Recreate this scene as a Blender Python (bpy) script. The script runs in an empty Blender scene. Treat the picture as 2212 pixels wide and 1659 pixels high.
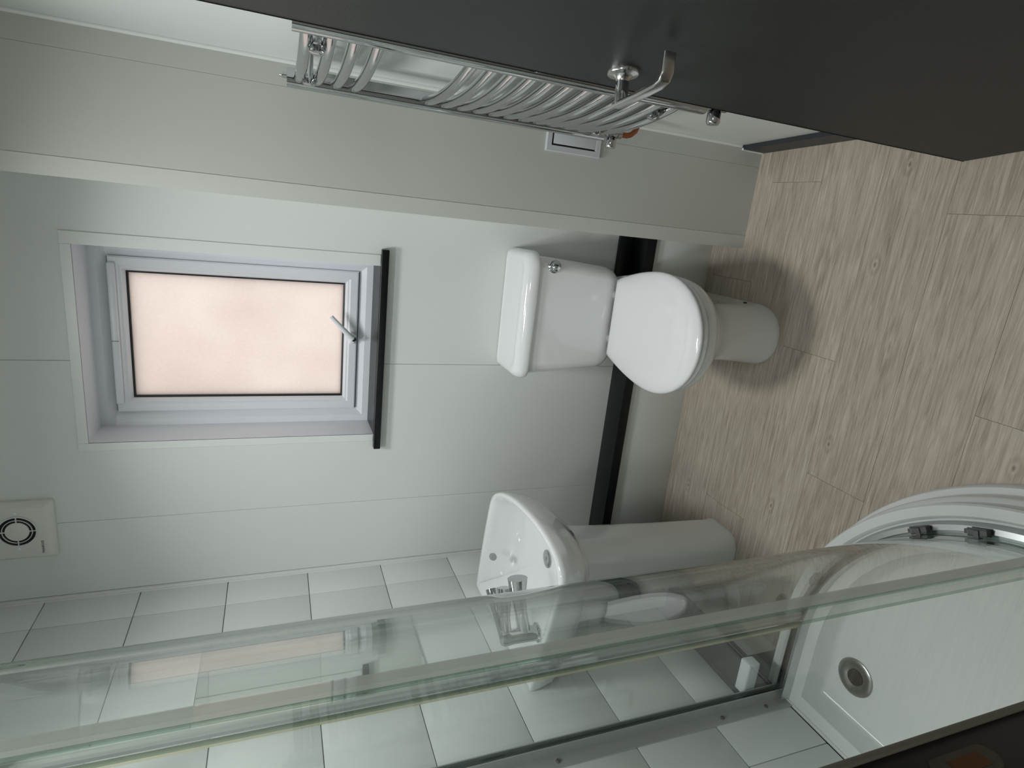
import bpy, bmesh, math, random
from mathutils import Vector, Matrix
random.seed(7)
PI = math.pi
scene = bpy.context.scene
C = scene.collection

# ------------------------------------------------------------------ camera
YAW, PITCH, ROLL, FPX = math.radians(16.649), math.radians(21.738), math.radians(-0.112), 1285.56
f = Vector((-math.sin(YAW)*math.cos(PITCH), math.cos(YAW)*math.cos(PITCH), -math.sin(PITCH)))
r0 = Vector((math.cos(YAW), math.sin(YAW), 0)); u0 = r0.cross(f)
r = r0*math.cos(ROLL) + u0*math.sin(ROLL); u = -r0*math.sin(ROLL) + u0*math.cos(ROLL)
cam_d = bpy.data.cameras.new('camera'); cam = bpy.data.objects.new('camera', cam_d); C.objects.link(cam)
# the phone was held sideways: picture right = down in the room
m = Matrix((-u, r, -f)).transposed().to_4x4(); m.translation = Vector((0, 0, 1.5))
cam.matrix_world = m
cam_d.sensor_fit = 'HORIZONTAL'; cam_d.sensor_width = 36; cam_d.lens = 36*FPX/2212
cam_d.clip_start = 0.02
scene.camera = cam

# ------------------------------------------------------------------ sky and exposure
w = bpy.data.worlds.new('sky'); scene.world = w; w.use_nodes = True
bg = w.node_tree.nodes['Background']
bg.inputs['Color'].default_value = (0.93, 0.96, 1.0, 1); bg.inputs['Strength'].default_value = 1.75
vs = scene.view_settings
vs.view_transform = 'Standard'; vs.look = 'None'; vs.gamma = 1.0; vs.use_curve_mapping = False
vs.exposure = -0.09

# ------------------------------------------------------------------ materials
MATS = {}
def mat(name, col, rough=0.5, metal=0.0, spec=0.5, coat=0.0, bump=None, mottle=None):
    m_ = bpy.data.materials.new(name); m_.use_nodes = True
    nt = m_.node_tree; b = nt.nodes['Principled BSDF']
    b.inputs['Base Color'].default_value = (*col, 1); b.inputs['Roughness'].default_value = rough
    b.inputs['Metallic'].default_value = metal; b.inputs['Specular IOR Level'].default_value = spec
    b.inputs['Coat Weight'].default_value = coat; b.inputs['Coat Roughness'].default_value = 0.05
    if mottle or bump:
        tc = nt.nodes.new('ShaderNodeTexCoord'); no = nt.nodes.new('ShaderNodeTexNoise')
        sc, amt = mottle if mottle else bump
        no.inputs['Scale'].default_value = sc; no.inputs['Detail'].default_value = 4
        nt.links.new(tc.outputs['Object'], no.inputs['Vector'])
        if mottle:
            mr = nt.nodes.new('ShaderNodeMapRange'); mr.inputs['To Min'].default_value = 1-amt; mr.inputs['To Max'].default_value = 1+amt
            mx = nt.nodes.new('ShaderNodeVectorMath'); mx.operation = 'SCALE'; mx.inputs[0].default_value = col
            nt.links.new(no.outputs['Fac'], mr.inputs['Value']); nt.links.new(mr.outputs['Result'], mx.inputs['Scale'])
            nt.links.new(mx.outputs['Vector'], b.inputs['Base Color'])
        if bump:
            no2 = nt.nodes.new('ShaderNodeTexNoise'); no2.inputs['Scale'].default_value = bump[0]
            nt.links.new(tc.outputs['Object'], no2.inputs['Vector'])
            bp = nt.nodes.new('ShaderNodeBump'); bp.inputs['Strength'].default_value = bump[1]; bp.inputs['Distance'].default_value = 0.002
            nt.links.new(no2.outputs['Fac'], bp.inputs['Height']); nt.links.new(bp.outputs['Normal'], b.inputs['Normal'])
    MATS[name] = m_
    return m_
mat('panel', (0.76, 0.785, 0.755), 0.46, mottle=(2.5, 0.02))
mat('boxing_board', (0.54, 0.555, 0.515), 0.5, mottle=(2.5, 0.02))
mat('angle_trim', (0.62, 0.635, 0.595), 0.4)
mat('pvc_trim', (0.79, 0.81, 0.785), 0.35)
mat('paint', (0.76, 0.775, 0.75), 0.6)
mat('tile', (0.77, 0.795, 0.775), 0.16, mottle=(3, 0.015))
mat('grout', (0.50, 0.51, 0.50), 0.8)
mat('sealant', (0.80, 0.81, 0.79), 0.45)
mat('ceramic', (0.83, 0.845, 0.845), 0.07, coat=0.6)
mat('seat_plastic', (0.86, 0.87, 0.875), 0.12, coat=0.4)
mat('acrylic', (0.76, 0.785, 0.765), 0.22)
mat('upvc', (0.83, 0.855, 0.90), 0.28)
mat('gasket', (0.012, 0.012, 0.016), 0.5)
mat('black_board', (0.0045, 0.006, 0.007), 0.32, spec=0.35, mottle=(40, 0.2))
mat('grey_board', (0.030, 0.034, 0.038), 0.45, mottle=(30, 0.15))
mat('door_foil', (0.018, 0.0205, 0.020), 0.5, mottle=(60, 0.12), bump=(220, 0.15))
mat('dark_frame', (0.010, 0.011, 0.012), 0.4)
mat('frame_seal', (0.27, 0.24, 0.21), 0.5)
mat('chrome', (0.55, 0.56, 0.57), 0.045, metal=1.0)
mat('satin', (0.55, 0.55, 0.54), 0.22, metal=1.0)
mat('aluminium', (0.62, 0.64, 0.64), 0.28, metal=1.0)
mat('channel_metal', (0.46, 0.47, 0.465), 0.3, metal=0.3)
mat('white_alloy', (0.70, 0.72, 0.73), 0.35)
mat('copper', (0.45, 0.17, 0.07), 0.3, metal=1.0)
mat('brass', (0.20, 0.09, 0.035), 0.4, metal=0.6)
mat('shaded_plate', (0.16, 0.145, 0.125), 0.4, metal=0.7, mottle=(120, 0.3))  # dark base colour stands for the weak light on the strike plate
mat('grey_plastic', (0.11, 0.115, 0.11), 0.45)
mat('dark_hole', (0.006, 0.006, 0.006), 0.7)
mat('lilac_plastic', (0.60, 0.62, 0.65), 0.4)
mat('fan_plastic', (0.72, 0.74, 0.70), 0.35)
mat('print', (0.05, 0.05, 0.055), 0.6)
mat('drain_metal', (0.34, 0.34, 0.33), 0.3, metal=1.0, mottle=(60, 0.25))
mat('overflow', (0.30, 0.31, 0.30), 0.4)
mat('mirror', (0.78, 0.81, 0.79), 0.02, metal=1.0)
mat('render_beige', (0.72, 0.60, 0.50), 0.9, mottle=(3, 0.05))
mat('ground', (0.35, 0.34, 0.32), 0.9)

def glass_mat(name, tint, f0=0.045, rough=0.0):
    m_ = bpy.data.materials.new(name); m_.use_nodes = True; nt = m_.node_tree; nt.nodes.clear()
    out = nt.nodes.new('ShaderNodeOutputMaterial'); mix = nt.nodes.new('ShaderNodeMixShader')
    tr = nt.nodes.new('ShaderNodeBsdfTransparent'); tr.inputs['Color'].default_value = (*tint, 1)
    gl = nt.nodes.new('ShaderNodeBsdfGlossy'); gl.inputs['Roughness'].default_value = rough
    lw = nt.nodes.new('ShaderNodeLayerWeight'); lw.inputs['Blend'].default_value = 0.5
    p5 = nt.nodes.new('ShaderNodeMath'); p5.operation = 'POWER'; p5.inputs[1].default_value = 4.2
    ma = nt.nodes.new('ShaderNodeMath'); ma.operation = 'MULTIPLY_ADD'; ma.inputs[1].default_value = 1-f0; ma.inputs[2].default_value = f0
    nt.links.new(lw.outputs['Facing'], p5.inputs[0]); nt.links.new(p5.outputs[0], ma.inputs[0])
    nt.links.new(ma.outputs[0], mix.inputs['Fac']); nt.links.new(tr.outputs[0], mix.inputs[1]); nt.links.new(gl.outputs[0], mix.inputs[2])
    nt.links.new(mix.outputs[0], out.inputs['Surface'])
    MATS[name] = m_
glass_mat('shower_glass', (0.972, 0.990, 0.980), 0.055)
glass_mat('glass_edge', (0.50, 0.64, 0.57), 0.06)
def seal_mat(name, col, clear):       # milky plastic strip: part diffuse, part see-through
    m_ = bpy.data.materials.new(name); m_.use_nodes = True; nt = m_.node_tree; b = nt.nodes['Principled BSDF']
    b.inputs['Base Color'].default_value = (*col, 1); b.inputs['Roughness'].default_value = 0.25; b.inputs['Alpha'].default_value = 1-clear
    MATS[name] = m_
seal_mat('clear_seal', (0.84, 0.86, 0.81), 0.66)
seal_mat('yellow_seal', (0.60, 0.57, 0.40), 0.4)

def pane_mat():                       # obscured glass: daylight scattered through it
    m_ = bpy.data.materials.new('obscure_glass'); m_.use_nodes = True; nt = m_.node_tree; nt.nodes.clear()
    out = nt.nodes.new('ShaderNodeOutputMaterial'); mix = nt.nodes.new('ShaderNodeMixShader'); mix.inputs['Fac'].default_value = 0.05
    tl = nt.nodes.new('ShaderNodeBsdfTranslucent'); gl = nt.nodes.new('ShaderNodeBsdfGlossy'); gl.inputs['Roughness'].default_value = 0.25
    tc = nt.nodes.new('ShaderNodeTexCoord'); n1 = nt.nodes.new('ShaderNodeTexNoise'); n2 = nt.nodes.new('ShaderNodeTexNoise')
    n1.inputs['Scale'].default_value = 3.0; n2.inputs['Scale'].default_value = 110
    nt.links.new(tc.outputs['Object'], n1.inputs['Vector']); nt.links.new(tc.outputs['Object'], n2.inputs['Vector'])
    ad = nt.nodes.new('ShaderNodeMath'); ad.operation = 'MULTIPLY_ADD'; ad.inputs[1].default_value = 0.35
    nt.links.new(n2.outputs['Fac'], ad.inputs[0]); nt.links.new(n1.outputs['Fac'], ad.inputs[2])
    cr = nt.nodes.new('ShaderNodeValToRGB'); cr.color_ramp.elements[0].position = 0.45; cr.color_ramp.elements[1].position = 0.85
    cr.color_ramp.elements[0].color = (0.83, 0.745, 0.69, 1); cr.color_ramp.elements[1].color = (0.93, 0.85, 0.795, 1)
    nt.links.new(ad.outputs[0], cr.inputs['Fac']); nt.links.new(cr.outputs[0], tl.inputs['Color'])
    bp = nt.nodes.new('ShaderNodeBump'); bp.inputs['Strength'].default_value = 0.3; bp.inputs['Distance'].default_value = 0.002
    nt.links.new(n2.outputs['Fac'], bp.inputs['Height']); nt.links.new(bp.outputs['Normal'], gl.inputs['Normal'])
    nt.links.new(tl.outputs[0], mix.inputs[1]); nt.links.new(gl.outputs[0], mix.inputs[2]); nt.links.new(mix.outputs[0], out.inputs['Surface'])
    MATS['obscure_glass'] = m_
pane_mat()

def plank_mat():
    m_ = bpy.data.materials.new('oak_vinyl'); m_.use_nodes = True; nt = m_.node_tree; b = nt.nodes['Principled BSDF']
    N = nt.nodes.new; L = nt.links.new
    geo = N('ShaderNodeNewGeometry'); oi = N('ShaderNodeObjectInfo')
    off = N('ShaderNodeVectorMath'); off.operation = 'SCALE'; off.inputs[0].default_value = (17.3, 9.1, 5.7)
    L(oi.outputs['Random'], off.inputs['Scale'])
    add = N('ShaderNodeVectorMath'); add.operation = 'ADD'; L(geo.outputs['Position'], add.inputs[0]); L(off.outputs[0], add.inputs[1])
    def stretch(sx, sy, s=1):
        v = N('ShaderNodeVectorMath'); v.operation = 'MULTIPLY'; v.inputs[1].default_value = (sx*s, sy*s, 1); L(add.outputs[0], v.inputs[0]); return v.outputs[0]
    # knots bend the grain
    vor = N('ShaderNodeTexVoronoi'); vor.inputs['Scale'].default_value = 1.0; vor.inputs['Randomness'].default_value = 1.0
    L(stretch(2.6, 7.5), vor.inputs['Vector'])
    # the knots one can see in the boards
    dist = vor.outputs['Distance']
    for (kx, ky) in [(-0.534, 1.166), (-0.925, 1.711), (-0.807, 1.312), (0.238, 1.146), (-0.017, 1.169), (-0.409, 0.715)]:
        sb = N('ShaderNodeVectorMath'); sb.operation = 'SUBTRACT'; sb.inputs[1].default_value = (kx, ky, 0); L(geo.outputs['Position'], sb.inputs[0])
        ml = N('ShaderNodeVectorMath'); ml.operation = 'MULTIPLY'; ml.inputs[1].default_value = (7.0, 13.0, 0); L(sb.outputs[0], ml.inputs[0])
        ln = N('ShaderNodeVectorMath'); ln.operation = 'LENGTH'; L(ml.outputs[0], ln.inputs[0])
        mn = N('ShaderNodeMath'); mn.operation = 'MINIMUM'; L(dist, mn.inputs[0]); L(ln.outputs['Value'], mn.inputs[1]); dist = mn.outputs[0]
    kn = N('ShaderNodeMapRange'); kn.inputs['From Min'].default_value = 0.0; kn.inputs['From Max'].default_value = 0.34
    kn.inputs['To Min'].default_value = 1; kn.inputs['To Max'].default_value = 0; kn.clamp = True
    L(dist, kn.inputs['Value'])
    g1 = N('ShaderNodeTexNoise'); g1.inputs['Scale'].default_value = 1; g1.inputs['Detail'].default_value = 6; g1.inputs['Roughness'].default_value = 0.62; g1.inputs['Distortion'].default_value = 0.9
    L(stretch(8.5, 150), g1.inputs['Vector'])
    g2 = N('ShaderNodeTexNoise'); g2.inputs['Scale'].default_value = 1; g2.inputs['Detail'].default_value = 3
    L(stretch(1.6, 9), g2.inputs['Vector'])
    rg = N('ShaderNodeMath'); rg.operation = 'MULTIPLY_ADD'; rg.inputs[1].default_value = 26; L(dist, rg.inputs[0]); L(g2.outputs['Fac'], rg.inputs[2])
    sn = N('ShaderNodeMath'); sn.operation = 'SINE'; L(rg.outputs[0], sn.inputs[0])
    k2 = N('ShaderNodeMath'); k2.operation = 'MULTIPLY'; L(sn.outputs[0], k2.inputs[0]); L(kn.outputs[0], k2.inputs[1])
    s1 = N('ShaderNodeMath'); s1.operation = 'MULTIPLY_ADD'; s1.inputs[1].default_value = 0.15; L(k2.outputs[0], s1.inputs[0]); L(g1.outputs['Fac'], s1.inputs[2])
    s2 = N('ShaderNodeMath'); s2.operation = 'MULTIPLY_ADD'; s2.inputs[1].default_value = 0.22; L(g2.outputs['Fac'], s2.inputs[0]); L(s1.outputs[0], s2.inputs[2])
    s3 = N('ShaderNodeMath'); s3.operation = 'MULTIPLY_ADD'; s3.inputs[1].default_value = 0.07; L(oi.outputs['Random'], s3.inputs[0]); L(s2.outputs[0], s3.inputs[2])
    cr = N('ShaderNodeValToRGB'); e = cr.color_ramp.elements
    e[0].position = 0.38; e[0].color = (0.305, 0.25, 0.194, 1); e[1].position = 0.86; e[1].color = (0.65, 0.575, 0.485, 1)
    em = e.new(0.62); em.color = (0.48, 0.413, 0.338, 1)
    L(s3.outputs[0], cr.inputs['Fac'])
    kc = N('ShaderNodeMapRange'); kc.inputs['From Min'].default_value = 0.02; kc.inputs['From Max'].default_value = 0.075
    kc.inputs['To Min'].default_value = 0.45; kc.inputs['To Max'].default_value = 1.0; kc.clamp = True; L(dist, kc.inputs['Value'])
    fin = N('ShaderNodeVectorMath'); fin.operation = 'SCALE'; L(cr.outputs[0], fin.inputs[0]); L(kc.outputs[0], fin.inputs['Scale'])
    L(fin.outputs[0], b.inputs['Base Color'])
    b.inputs['Roughness'].default_value = 0.5; b.inputs['Specular IOR Level'].default_value = 0.35
    bp = N('ShaderNodeBump'); bp.inputs['Strength'].default_value = 0.15; bp.inputs['Distance'].default_value = 0.001
    L(g1.outputs['Fac'], bp.inputs['Height']); L(bp.outputs['Normal'], b.inputs['Normal'])
    MATS['oak_vinyl'] = m_
plank_mat()

# ------------------------------------------------------------------ helpers
def finish(name, me, material, parent=None, smooth=35):
    if smooth:
        for p in me.polygons: p.use_smooth = True
        me.set_sharp_from_angle(angle=math.radians(smooth))
    mats = material if isinstance(material, (list, tuple)) else [material]
    for k in mats: me.materials.append(MATS[k])
    o = bpy.data.objects.new(name, me); C.objects.link(o)
    if parent is not None: o.parent = parent
    return o
def from_bm(name, bm, material, parent=None, smooth=35):
    bmesh.ops.recalc_face_normals(bm, faces=bm.faces)
    me = bpy.data.meshes.new(name); bm.to_mesh(me); bm.free()
    return finish(name, me, material, parent, smooth)
def bx(bm, x0, x1, y0, y1, z0, z1, bev=0.0, seg=2, mtx=None):
    g = bmesh.ops.create_cube(bm, size=1); vsx = g['verts']
    for v in vsx: v.co = Vector(((x0+x1)/2+v.co.x*(x1-x0), (y0+y1)/2+v.co.y*(y1-y0), (z0+z1)/2+v.co.z*(z1-z0)))
    if mtx is not None:
        for v in vsx: v.co = mtx @ v.co
    if bev > 0:
        es = list({e for v in vsx for e in v.link_edges})
        bmesh.ops.bevel(bm, geom=es, offset=bev, segments=seg, profile=0.5, affect='EDGES')
def box(name, x0, x1, y0, y1, z0, z1, material, parent=None, bev=0.0, seg=2, mtx=None):
    bm = bmesh.new(); bx(bm, x0, x1, y0, y1, z0, z1, bev, seg, mtx); return from_bm(name, bm, material, parent)
def loft_bm(bm, rings, cap0=True, cap1=True, closed=True):
    V = [[bm.verts.new(p) for p in ring] for ring in rings]
    n = len(rings[0])
    for a, b in zip(V, V[1:]):
        for i in range(n if closed else n-1):
            j = (i+1) % n; bm.faces.new((a[i], a[j], b[j], b[i]))
    if cap0: bm.faces.new(V[0][::-1])
    if cap1: bm.faces.new(V[-1])
def loft(name, rings, material, parent=None, cap0=True, cap1=True, smooth=35):
    bm = bmesh.new(); loft_bm(bm, rings, cap0, cap1); return from_bm(name, bm, material, parent, smooth)
def lathe_bm(bm, prof, mtx, n=32):
    rings = []
    for (rr, zz) in prof:
        rings.append([mtx @ Vector((max(rr, 1e-5)*math.cos(2*PI*i/n), max(rr, 1e-5)*math.sin(2*PI*i/n), zz)) for i in range(n)])
    loft_bm(bm, rings)
def lathe(name, prof, mtx, material, parent=None, n=32, smooth=35):
    bm = bmesh.new(); lathe_bm(bm, prof, mtx, n); return from_bm(name, bm, material, parent, smooth)
def axis_mtx(loc, axis):
    q = Vector((0, 0, 1)).rotation_difference(Vector(axis).normalized()); mm = q.to_matrix().to_4x4(); mm.translation = Vector(loc); return mm
def tube_bm(bm, pts, rad, n=16, flat=None):
    pts = [Vector(p) for p in pts]; rings = []
    t0 = (pts[1]-pts[0]).normalized(); ref = Vector((0, 0, 1)) if abs(t0.z) < 0.9 else Vector((0, 1, 0))
    nx = t0.cross(ref).normalized(); ny = nx.cross(t0)
    for i, p in enumerate(pts):
        t = ((pts[min(i+1, len(pts)-1)]-p).normalized() + (p-pts[max(i-1, 0)]).normalized()).normalized()
        nx = (nx - t*nx.dot(t)).normalized(); ny = t.cross(nx)
        rr = rad[i] if isinstance(rad, (list, tuple)) else rad
        ring = []
        for k in range(n):
            a = 2*PI*k/n
            if flat: ring.append(p + nx*rr*flat[0]*math.copysign(abs(math.cos(a))**0.45, math.cos(a)) + ny*rr*flat[1]*math.copysign(abs(math.sin(a))**0.45, math.sin(a)))
            else: ring.append(p + nx*rr*math.cos(a) + ny*rr*math.sin(a))
        rings.append(ring)
    loft_bm(bm, rings)
def tube(name, pts, rad, material, parent=None, n=16, flat=None):
    bm = bmesh.new(); tube_bm(bm, pts, rad, n, flat); return from_bm(name, bm, material, parent)
def empty(name, loc, label, cat, group=None):
    o = bpy.data.objects.new(name, None); C.objects.link(o); o.location = loc; o.empty_display_size = 0.05
    o['label'] = label; o['category'] = cat
    if group: o['group'] = group
    return o
def tag(o, label, cat, group=None):
    o['label'] = label; o['category'] = cat
    if group: o['group'] = group
    return o
def struct(o, label, cat='structure'):
    o['kind'] = 'structure'; o['label'] = label; o['category'] = cat; return o
def part_of(o, root):                 # parent a world-space mesh to a root that is not at the origin
    o.parent = root; o.matrix_parent_inverse = Matrix.Translation(root.location).inverted(); return o

# ------------------------------------------------------------------ room numbers (metres, camera at 0,0,1.5)
XL, YB, YBOX, XBOX, CEIL = -1.25, 1.92, 1.677, -0.014, 2.36
YF0, YF1 = 0.10, 0.25                 # wall with the doorway
def xr(y): return 0.306 + 0.0483*(1.69-y)     # right wall, a little out of square
XR0, XRB = xr(YF1), xr(YB)

# ------------------------------------------------------------------ floor: vinyl planks laid across the room
fl = box('floor', -1.32, 0.52, -1.25, 2.0, -0.05, -0.004, 'grout'); struct(fl, 'grey brown oak effect plank floor', 'floor')
rows = []; y = 1.605
while y < 1.95: y += 0.196
ye = [y - 0.196*k for k in range(0, 20)]
joint = {0: [-0.55], 1: [-0.12], 2: [-0.91, 0.20], 3: [-0.297], 4: [-0.645, 0.36], 5: [-1.02, 0.12], 6: [-0.324], 7: [-0.80, 0.30], 8: [-0.5], 9: [-0.95, 0.1], 10: [-0.3], 11: [-0.7, 0.35], 12: [-0.1], 13: [-0.6], 14: [-0.4], 15: [0.1], 16: [-0.8]}
# row index so that the row 1.409..1.605 carries the joint at -0.91
base = int(round((y - 1.605)/0.196))
for k in range(len(ye)-1):
    y1, y0 = ye[k], ye[k+1]
    if y1 < -1.2: break
    y1c = min(y1, 1.99)
    if y1c <= y0: continue
    js = joint.get(k - base + 2, [-0.2])
    xs = [-1.30] + js + [0.50]
    for a, b in zip(xs, xs[1:]):
        p = box('plank', a+0.0004, b-0.0004, y0+0.0004, y1c-0.0004, -0.006, 0.0, 'oak_vinyl', fl)

# ------------------------------------------------------------------ walls
WIN = dict(x0=-0.750, x1=-0.185, z0=1.190, z1=2.000, yf=2.06)
wb = box('wall_back', XL-0.12, 0.50, YB+0.008, YB+0.012, -0.05, 0.0, 'paint')       # bottom strip carries the panels
struct(wb, 'back wall of white panels around the window', 'wall')
def panel(name, x0, x1, z0, z1, parent, y0=YB, y1=YB+0.01, mt='panel', g=0.0006):
    return box(name, x0+g, x1-g, y0, y1, z0, z1, mt, parent, bev=g*1.3, seg=1)
panel('wall_panel', -1.2445, -1.000, 0.0, CEIL, wb)
def notched(x0, x1, xa, xb):              # full-height panel cut around the window
    g = 0.0006; x0 += g; x1 -= g
    if xa <= x0: pts = [(x0, 0), (x1, 0), (x1, CEIL), (x0, CEIL), (x0, WIN['z1']+0.004), (xb, WIN['z1']+0.004), (xb, WIN['z0']-0.004), (x0, WIN['z0']-0.004)]
    else: pts = [(x0, 0), (x1, 0), (x1, WIN['z0']-0.004), (xa, WIN['z0']-0.004), (xa, WIN['z1']+0.004), (x1, WIN['z1']+0.004), (x1, CEIL), (x0, CEIL)]
    bm = bmesh.new(); loft_bm(bm, [[(px, yy, pz) for px, pz in pts] for yy in (YB, YB+0.01)]); bm.normal_update(); bmesh.ops.triangulate(bm, faces=[q for q in bm.faces if len(q.verts) > 4])
    return from_bm('wall_panel', bm, 'panel', wb, 20)
notched(-1.000, -0.504, WIN['x0']-0.004, 9); notched(-0.504, -0.004, -9, WIN['x1']+0.004)
panel('wall_panel', -0.004, 0.33, 0.0, CEIL, wb)
bm = bmesh.new()                                   # masonry behind the panels, with the window hole
WH = (WIN['x0']-0.012, WIN['x1']+0.012, WIN['z0']-0.03, WIN['z1']+0.012)
for (x0, x1, z0, z1) in ((-1.40, WH[0], -0.05, CEIL+0.1), (WH[1], 0.50, -0.05, CEIL+0.1), (WH[0], WH[1], -0.05, WH[2]), (WH[0], WH[1], WH[3], CEIL+0.1)):
    bx(bm, x0, x1, YB+0.0105, 2.14, z0, z1)
from_bm('backing', bm, 'paint', wb)

wl = box('wall_left', XL-0.14, XL-0.006, YF0, YB+0.0105, -0.05, CEIL+0.1, 'grout'); struct(wl, 'left wall of large white glazed tiles with grey grout', 'wall')
zc = [0.152 + 0.2487*k for k in range(0, 10)]
def tile(y0, y1, z0, z1):
    g = 0.0011
    return box('tile', XL-0.0065, XL, y0+g, y1-g, z0+g, z1-g, 'tile', wl, bev=0.0014, seg=2)
ys = [0.25, 0.576, 0.976, 1.376, 1.776, 1.908]
for a, b in zip([0.10, 0.439, 0.839, 1.03], [0.439, 0.839, 1.03, 1.03]):
    if b-a > 0.01: tile(a, b, 0.125, 0.4007)
tile(1.03, 1.376, 0.262, 0.4007); tile(1.376, 1.776, 0.262, 0.4007); tile(1.776, 1.908, 0.262, 0.4007)
for k in range(1, 9):
    z0 = zc[k]; z1 = min(zc[k+1], CEIL)
    for a, b in zip(ys, ys[1:]): tile(a, b, z0, z1)
# corner trim between tiles and panels
t = struct(box('trim_1', XL-0.002, XL+0.006, 1.908, YB+0.002, 0.25, CEIL, 'pvc_trim', bev=0.0025), 'thin white corner strip between tiles and back wall', 'trim')
box('sealant_bead', XL-0.002, XL+0.0025, 1.899, 1.909, 0.262, CEIL, 'sealant', t, bev=0.001)

bm = bmesh.new()
loft_bm(bm, [[(xr(YB), YB+0.01, z), (xr(-1.25), -1.25, z), (xr(-1.25)+0.12, -1.25, z), (xr(YB)+0.12, YB+0.01, z)] for z in (-0.05, CEIL+0.1)])
wr = struct(from_bm('wall_right', bm, 'panel'), 'plain white right wall behind the towel radiator', 'wall')

wx = struct(box('wall_boxing', XBOX+0.001, xr(YBOX)+0.02, YBOX+0.006, YB+0.005, 0.0, CEIL, 'paint'), 'boxed out wall section between toilet and right wall', 'wall')
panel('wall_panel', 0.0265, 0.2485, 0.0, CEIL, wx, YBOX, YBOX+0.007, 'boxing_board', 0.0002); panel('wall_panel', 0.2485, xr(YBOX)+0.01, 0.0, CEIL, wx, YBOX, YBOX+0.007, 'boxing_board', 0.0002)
box('wall_panel', XBOX, XBOX+0.004, YBOX+0.02, YB, 0.0, CEIL, 'panel', wx)
bm = bmesh.new()                                   # angle trim on the outer corner
bx(bm, XBOX-0.0015, 0.0270, YBOX-0.0016, YBOX+0.001, 0.0, CEIL); bx(bm, XBOX-0.0016, XBOX+0.001, YBOX-0.0015, YBOX+0.04, 0.0, CEIL)
struct(from_bm('trim_2', bm, 'angle_trim'), 'white angle strip up the outer corner of the boxed section', 'trim')
# soft bead in the corner of the right wall and the boxing
struct(tube('trim_3', [(xr(YBOX)-0.002, YBOX-0.002, 0.09), (xr(YBOX)-0.002, YBOX-0.002, CEIL)], 0.006, 'sealant', n=12), 'white sealant bead in the corner behind the radiator', 'trim')

wf = box('wall_front', -1.40, -0.44, YF0, YF1, -0.05, CEIL+0.1, 'paint'); struct(wf, 'wall beside the doorway behind the shower', 'wall')
box('lintel', -0.44, 0.52, YF0, YF1, 2.05, CEIL+0.1, 'paint', wf)
ce = struct(box('ceiling', -1.40, 0.56, -1.25, 2.14, CEIL, CEIL+0.08, 'paint'), 'plain white ceiling', 'ceiling')

# hall that the camera stands in
struct(box('wall_hall_back', -1.40, 0.56, -1.33, -1.25, -0.05, CEIL+0.1, 'paint'), 'hall wall behind the viewer', 'wall')
struct(box('wall_hall_left', -1.40, -1.32, -1.25, YF0, -0.05, CEIL+0.1, 'paint'), 'hall wall left of the viewer', 'wall')

# doorway lining: dark jamb with a seal strip and the strike plate
jb = box('trim_4', -0.44, -0.402, YF0-0.01, YF1+0.002, 0.0, 2.05, 'dark_frame', bev=0.002); struct(jb, 'dark door jamb at the edge of the doorway', 'trim')
box('door_seal', -0.4025, -0.3985, 0.2445, 0.2515, 0.0, 2.05, 'frame_seal', jb, bev=0.0015)
bm = bmesh.new()
out = [(0.5*0.024*math.cos(a)+0.219, 0.958 + (0.075 if math.sin(a) > 0 else -0.075)*0.35 + 0.012*math.sin(a)) for a in [2*PI*i/28 for i in range(28)]]
loft_bm(bm, [[(xx, yy, zz) for yy, zz in out] for xx in (-0.4022, -0.4004)])
sp = from_bm('strike_plate', bm, 'shaded_plate', jb); sp['label'] = 'metal strike plate'
box('latch_hole', -0.4006, -0.4000, 0.212, 0.225, 0.935, 0.975, 'brass', sp)
struct(box('trim_5', -0.44, 0.42, YF0-0.01, YF1+0.002, 2.02, 2.055, 'dark_frame'), 'dark door head above the doorway', 'trim')
struct(box('trim_6', 0.378, 0.415, YF0-0.01, YF1, 0.0, 2.02, 'dark_frame'), 'dark door jamb on the hinge side', 'trim')

# ------------------------------------------------------------------ baseboards and ledges
d = Vector((xr(1.68)-xr(0.3), 1.38, 0)).normalized(); nrm = Vector((-d.y, d.x, 0))
bm = bmesh.new(); p0 = Vector((xr(0.3), 0.3, 0)); p1 = Vector((xr(YBOX), YBOX-0.003, 0))
loft_bm(bm, [[p0+Vector((0, 0, z)), p1+Vector((0, 0, z)), p1+nrm*0.014+Vector((0, 0, z)), p0+nrm*0.014+Vector((0, 0, z))] for z in (0.0, 0.086)])
br = struct(from_bm('baseboard_right', bm, 'grey_board'), 'dark grey skirting board along the right wall', 'baseboard')
tube('sealant_bead', [(xr(YBOX)-0.014, YBOX-0.006, 0.003), (xr(YBOX)-0.012, YBOX-0.006, 0.088)], 0.004, 'sealant', br, n=8)
struct(box('baseboard_back', -1.235, XBOX-0.001, 1.834, YB, 0.0, 0.252, 'panel', bev=0.001), 'white plinth under the black ledge behind the toilet', 'baseboard')
lb = struct(box('trim_7', -1.235, XBOX-0.002, 1.820, YB+0.002, 0.252, 0.290, 'black_board', bev=0.0015), 'black ledge running along the back wall behind the toilet', 'trim')
box('upstand', -0.33, XBOX-0.002, 1.905, YB+0.001, 0.29, 0.348, 'black_board', lb, bev=0.001)
struct(box('baseboard_left', XL-0.004, -1.236, 1.155, 1.836, 0.0, 0.222, 'panel', bev=0.001), 'white plinth under the dark ledge on the tiled wall', 'baseboard')
ll = struct(box('trim_8', XL-0.004, -1.148, 1.06, 1.822, 0.220, 0.258, 'grey_board', bev=0.0015), 'dark grey ledge at the foot of the tiled wall beside the shower', 'trim')
box('end_board', XL-0.004, -1.236, 1.005, 1.155, 0.0, 0.262, 'grey_board', ll, bev=0.001)

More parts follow.
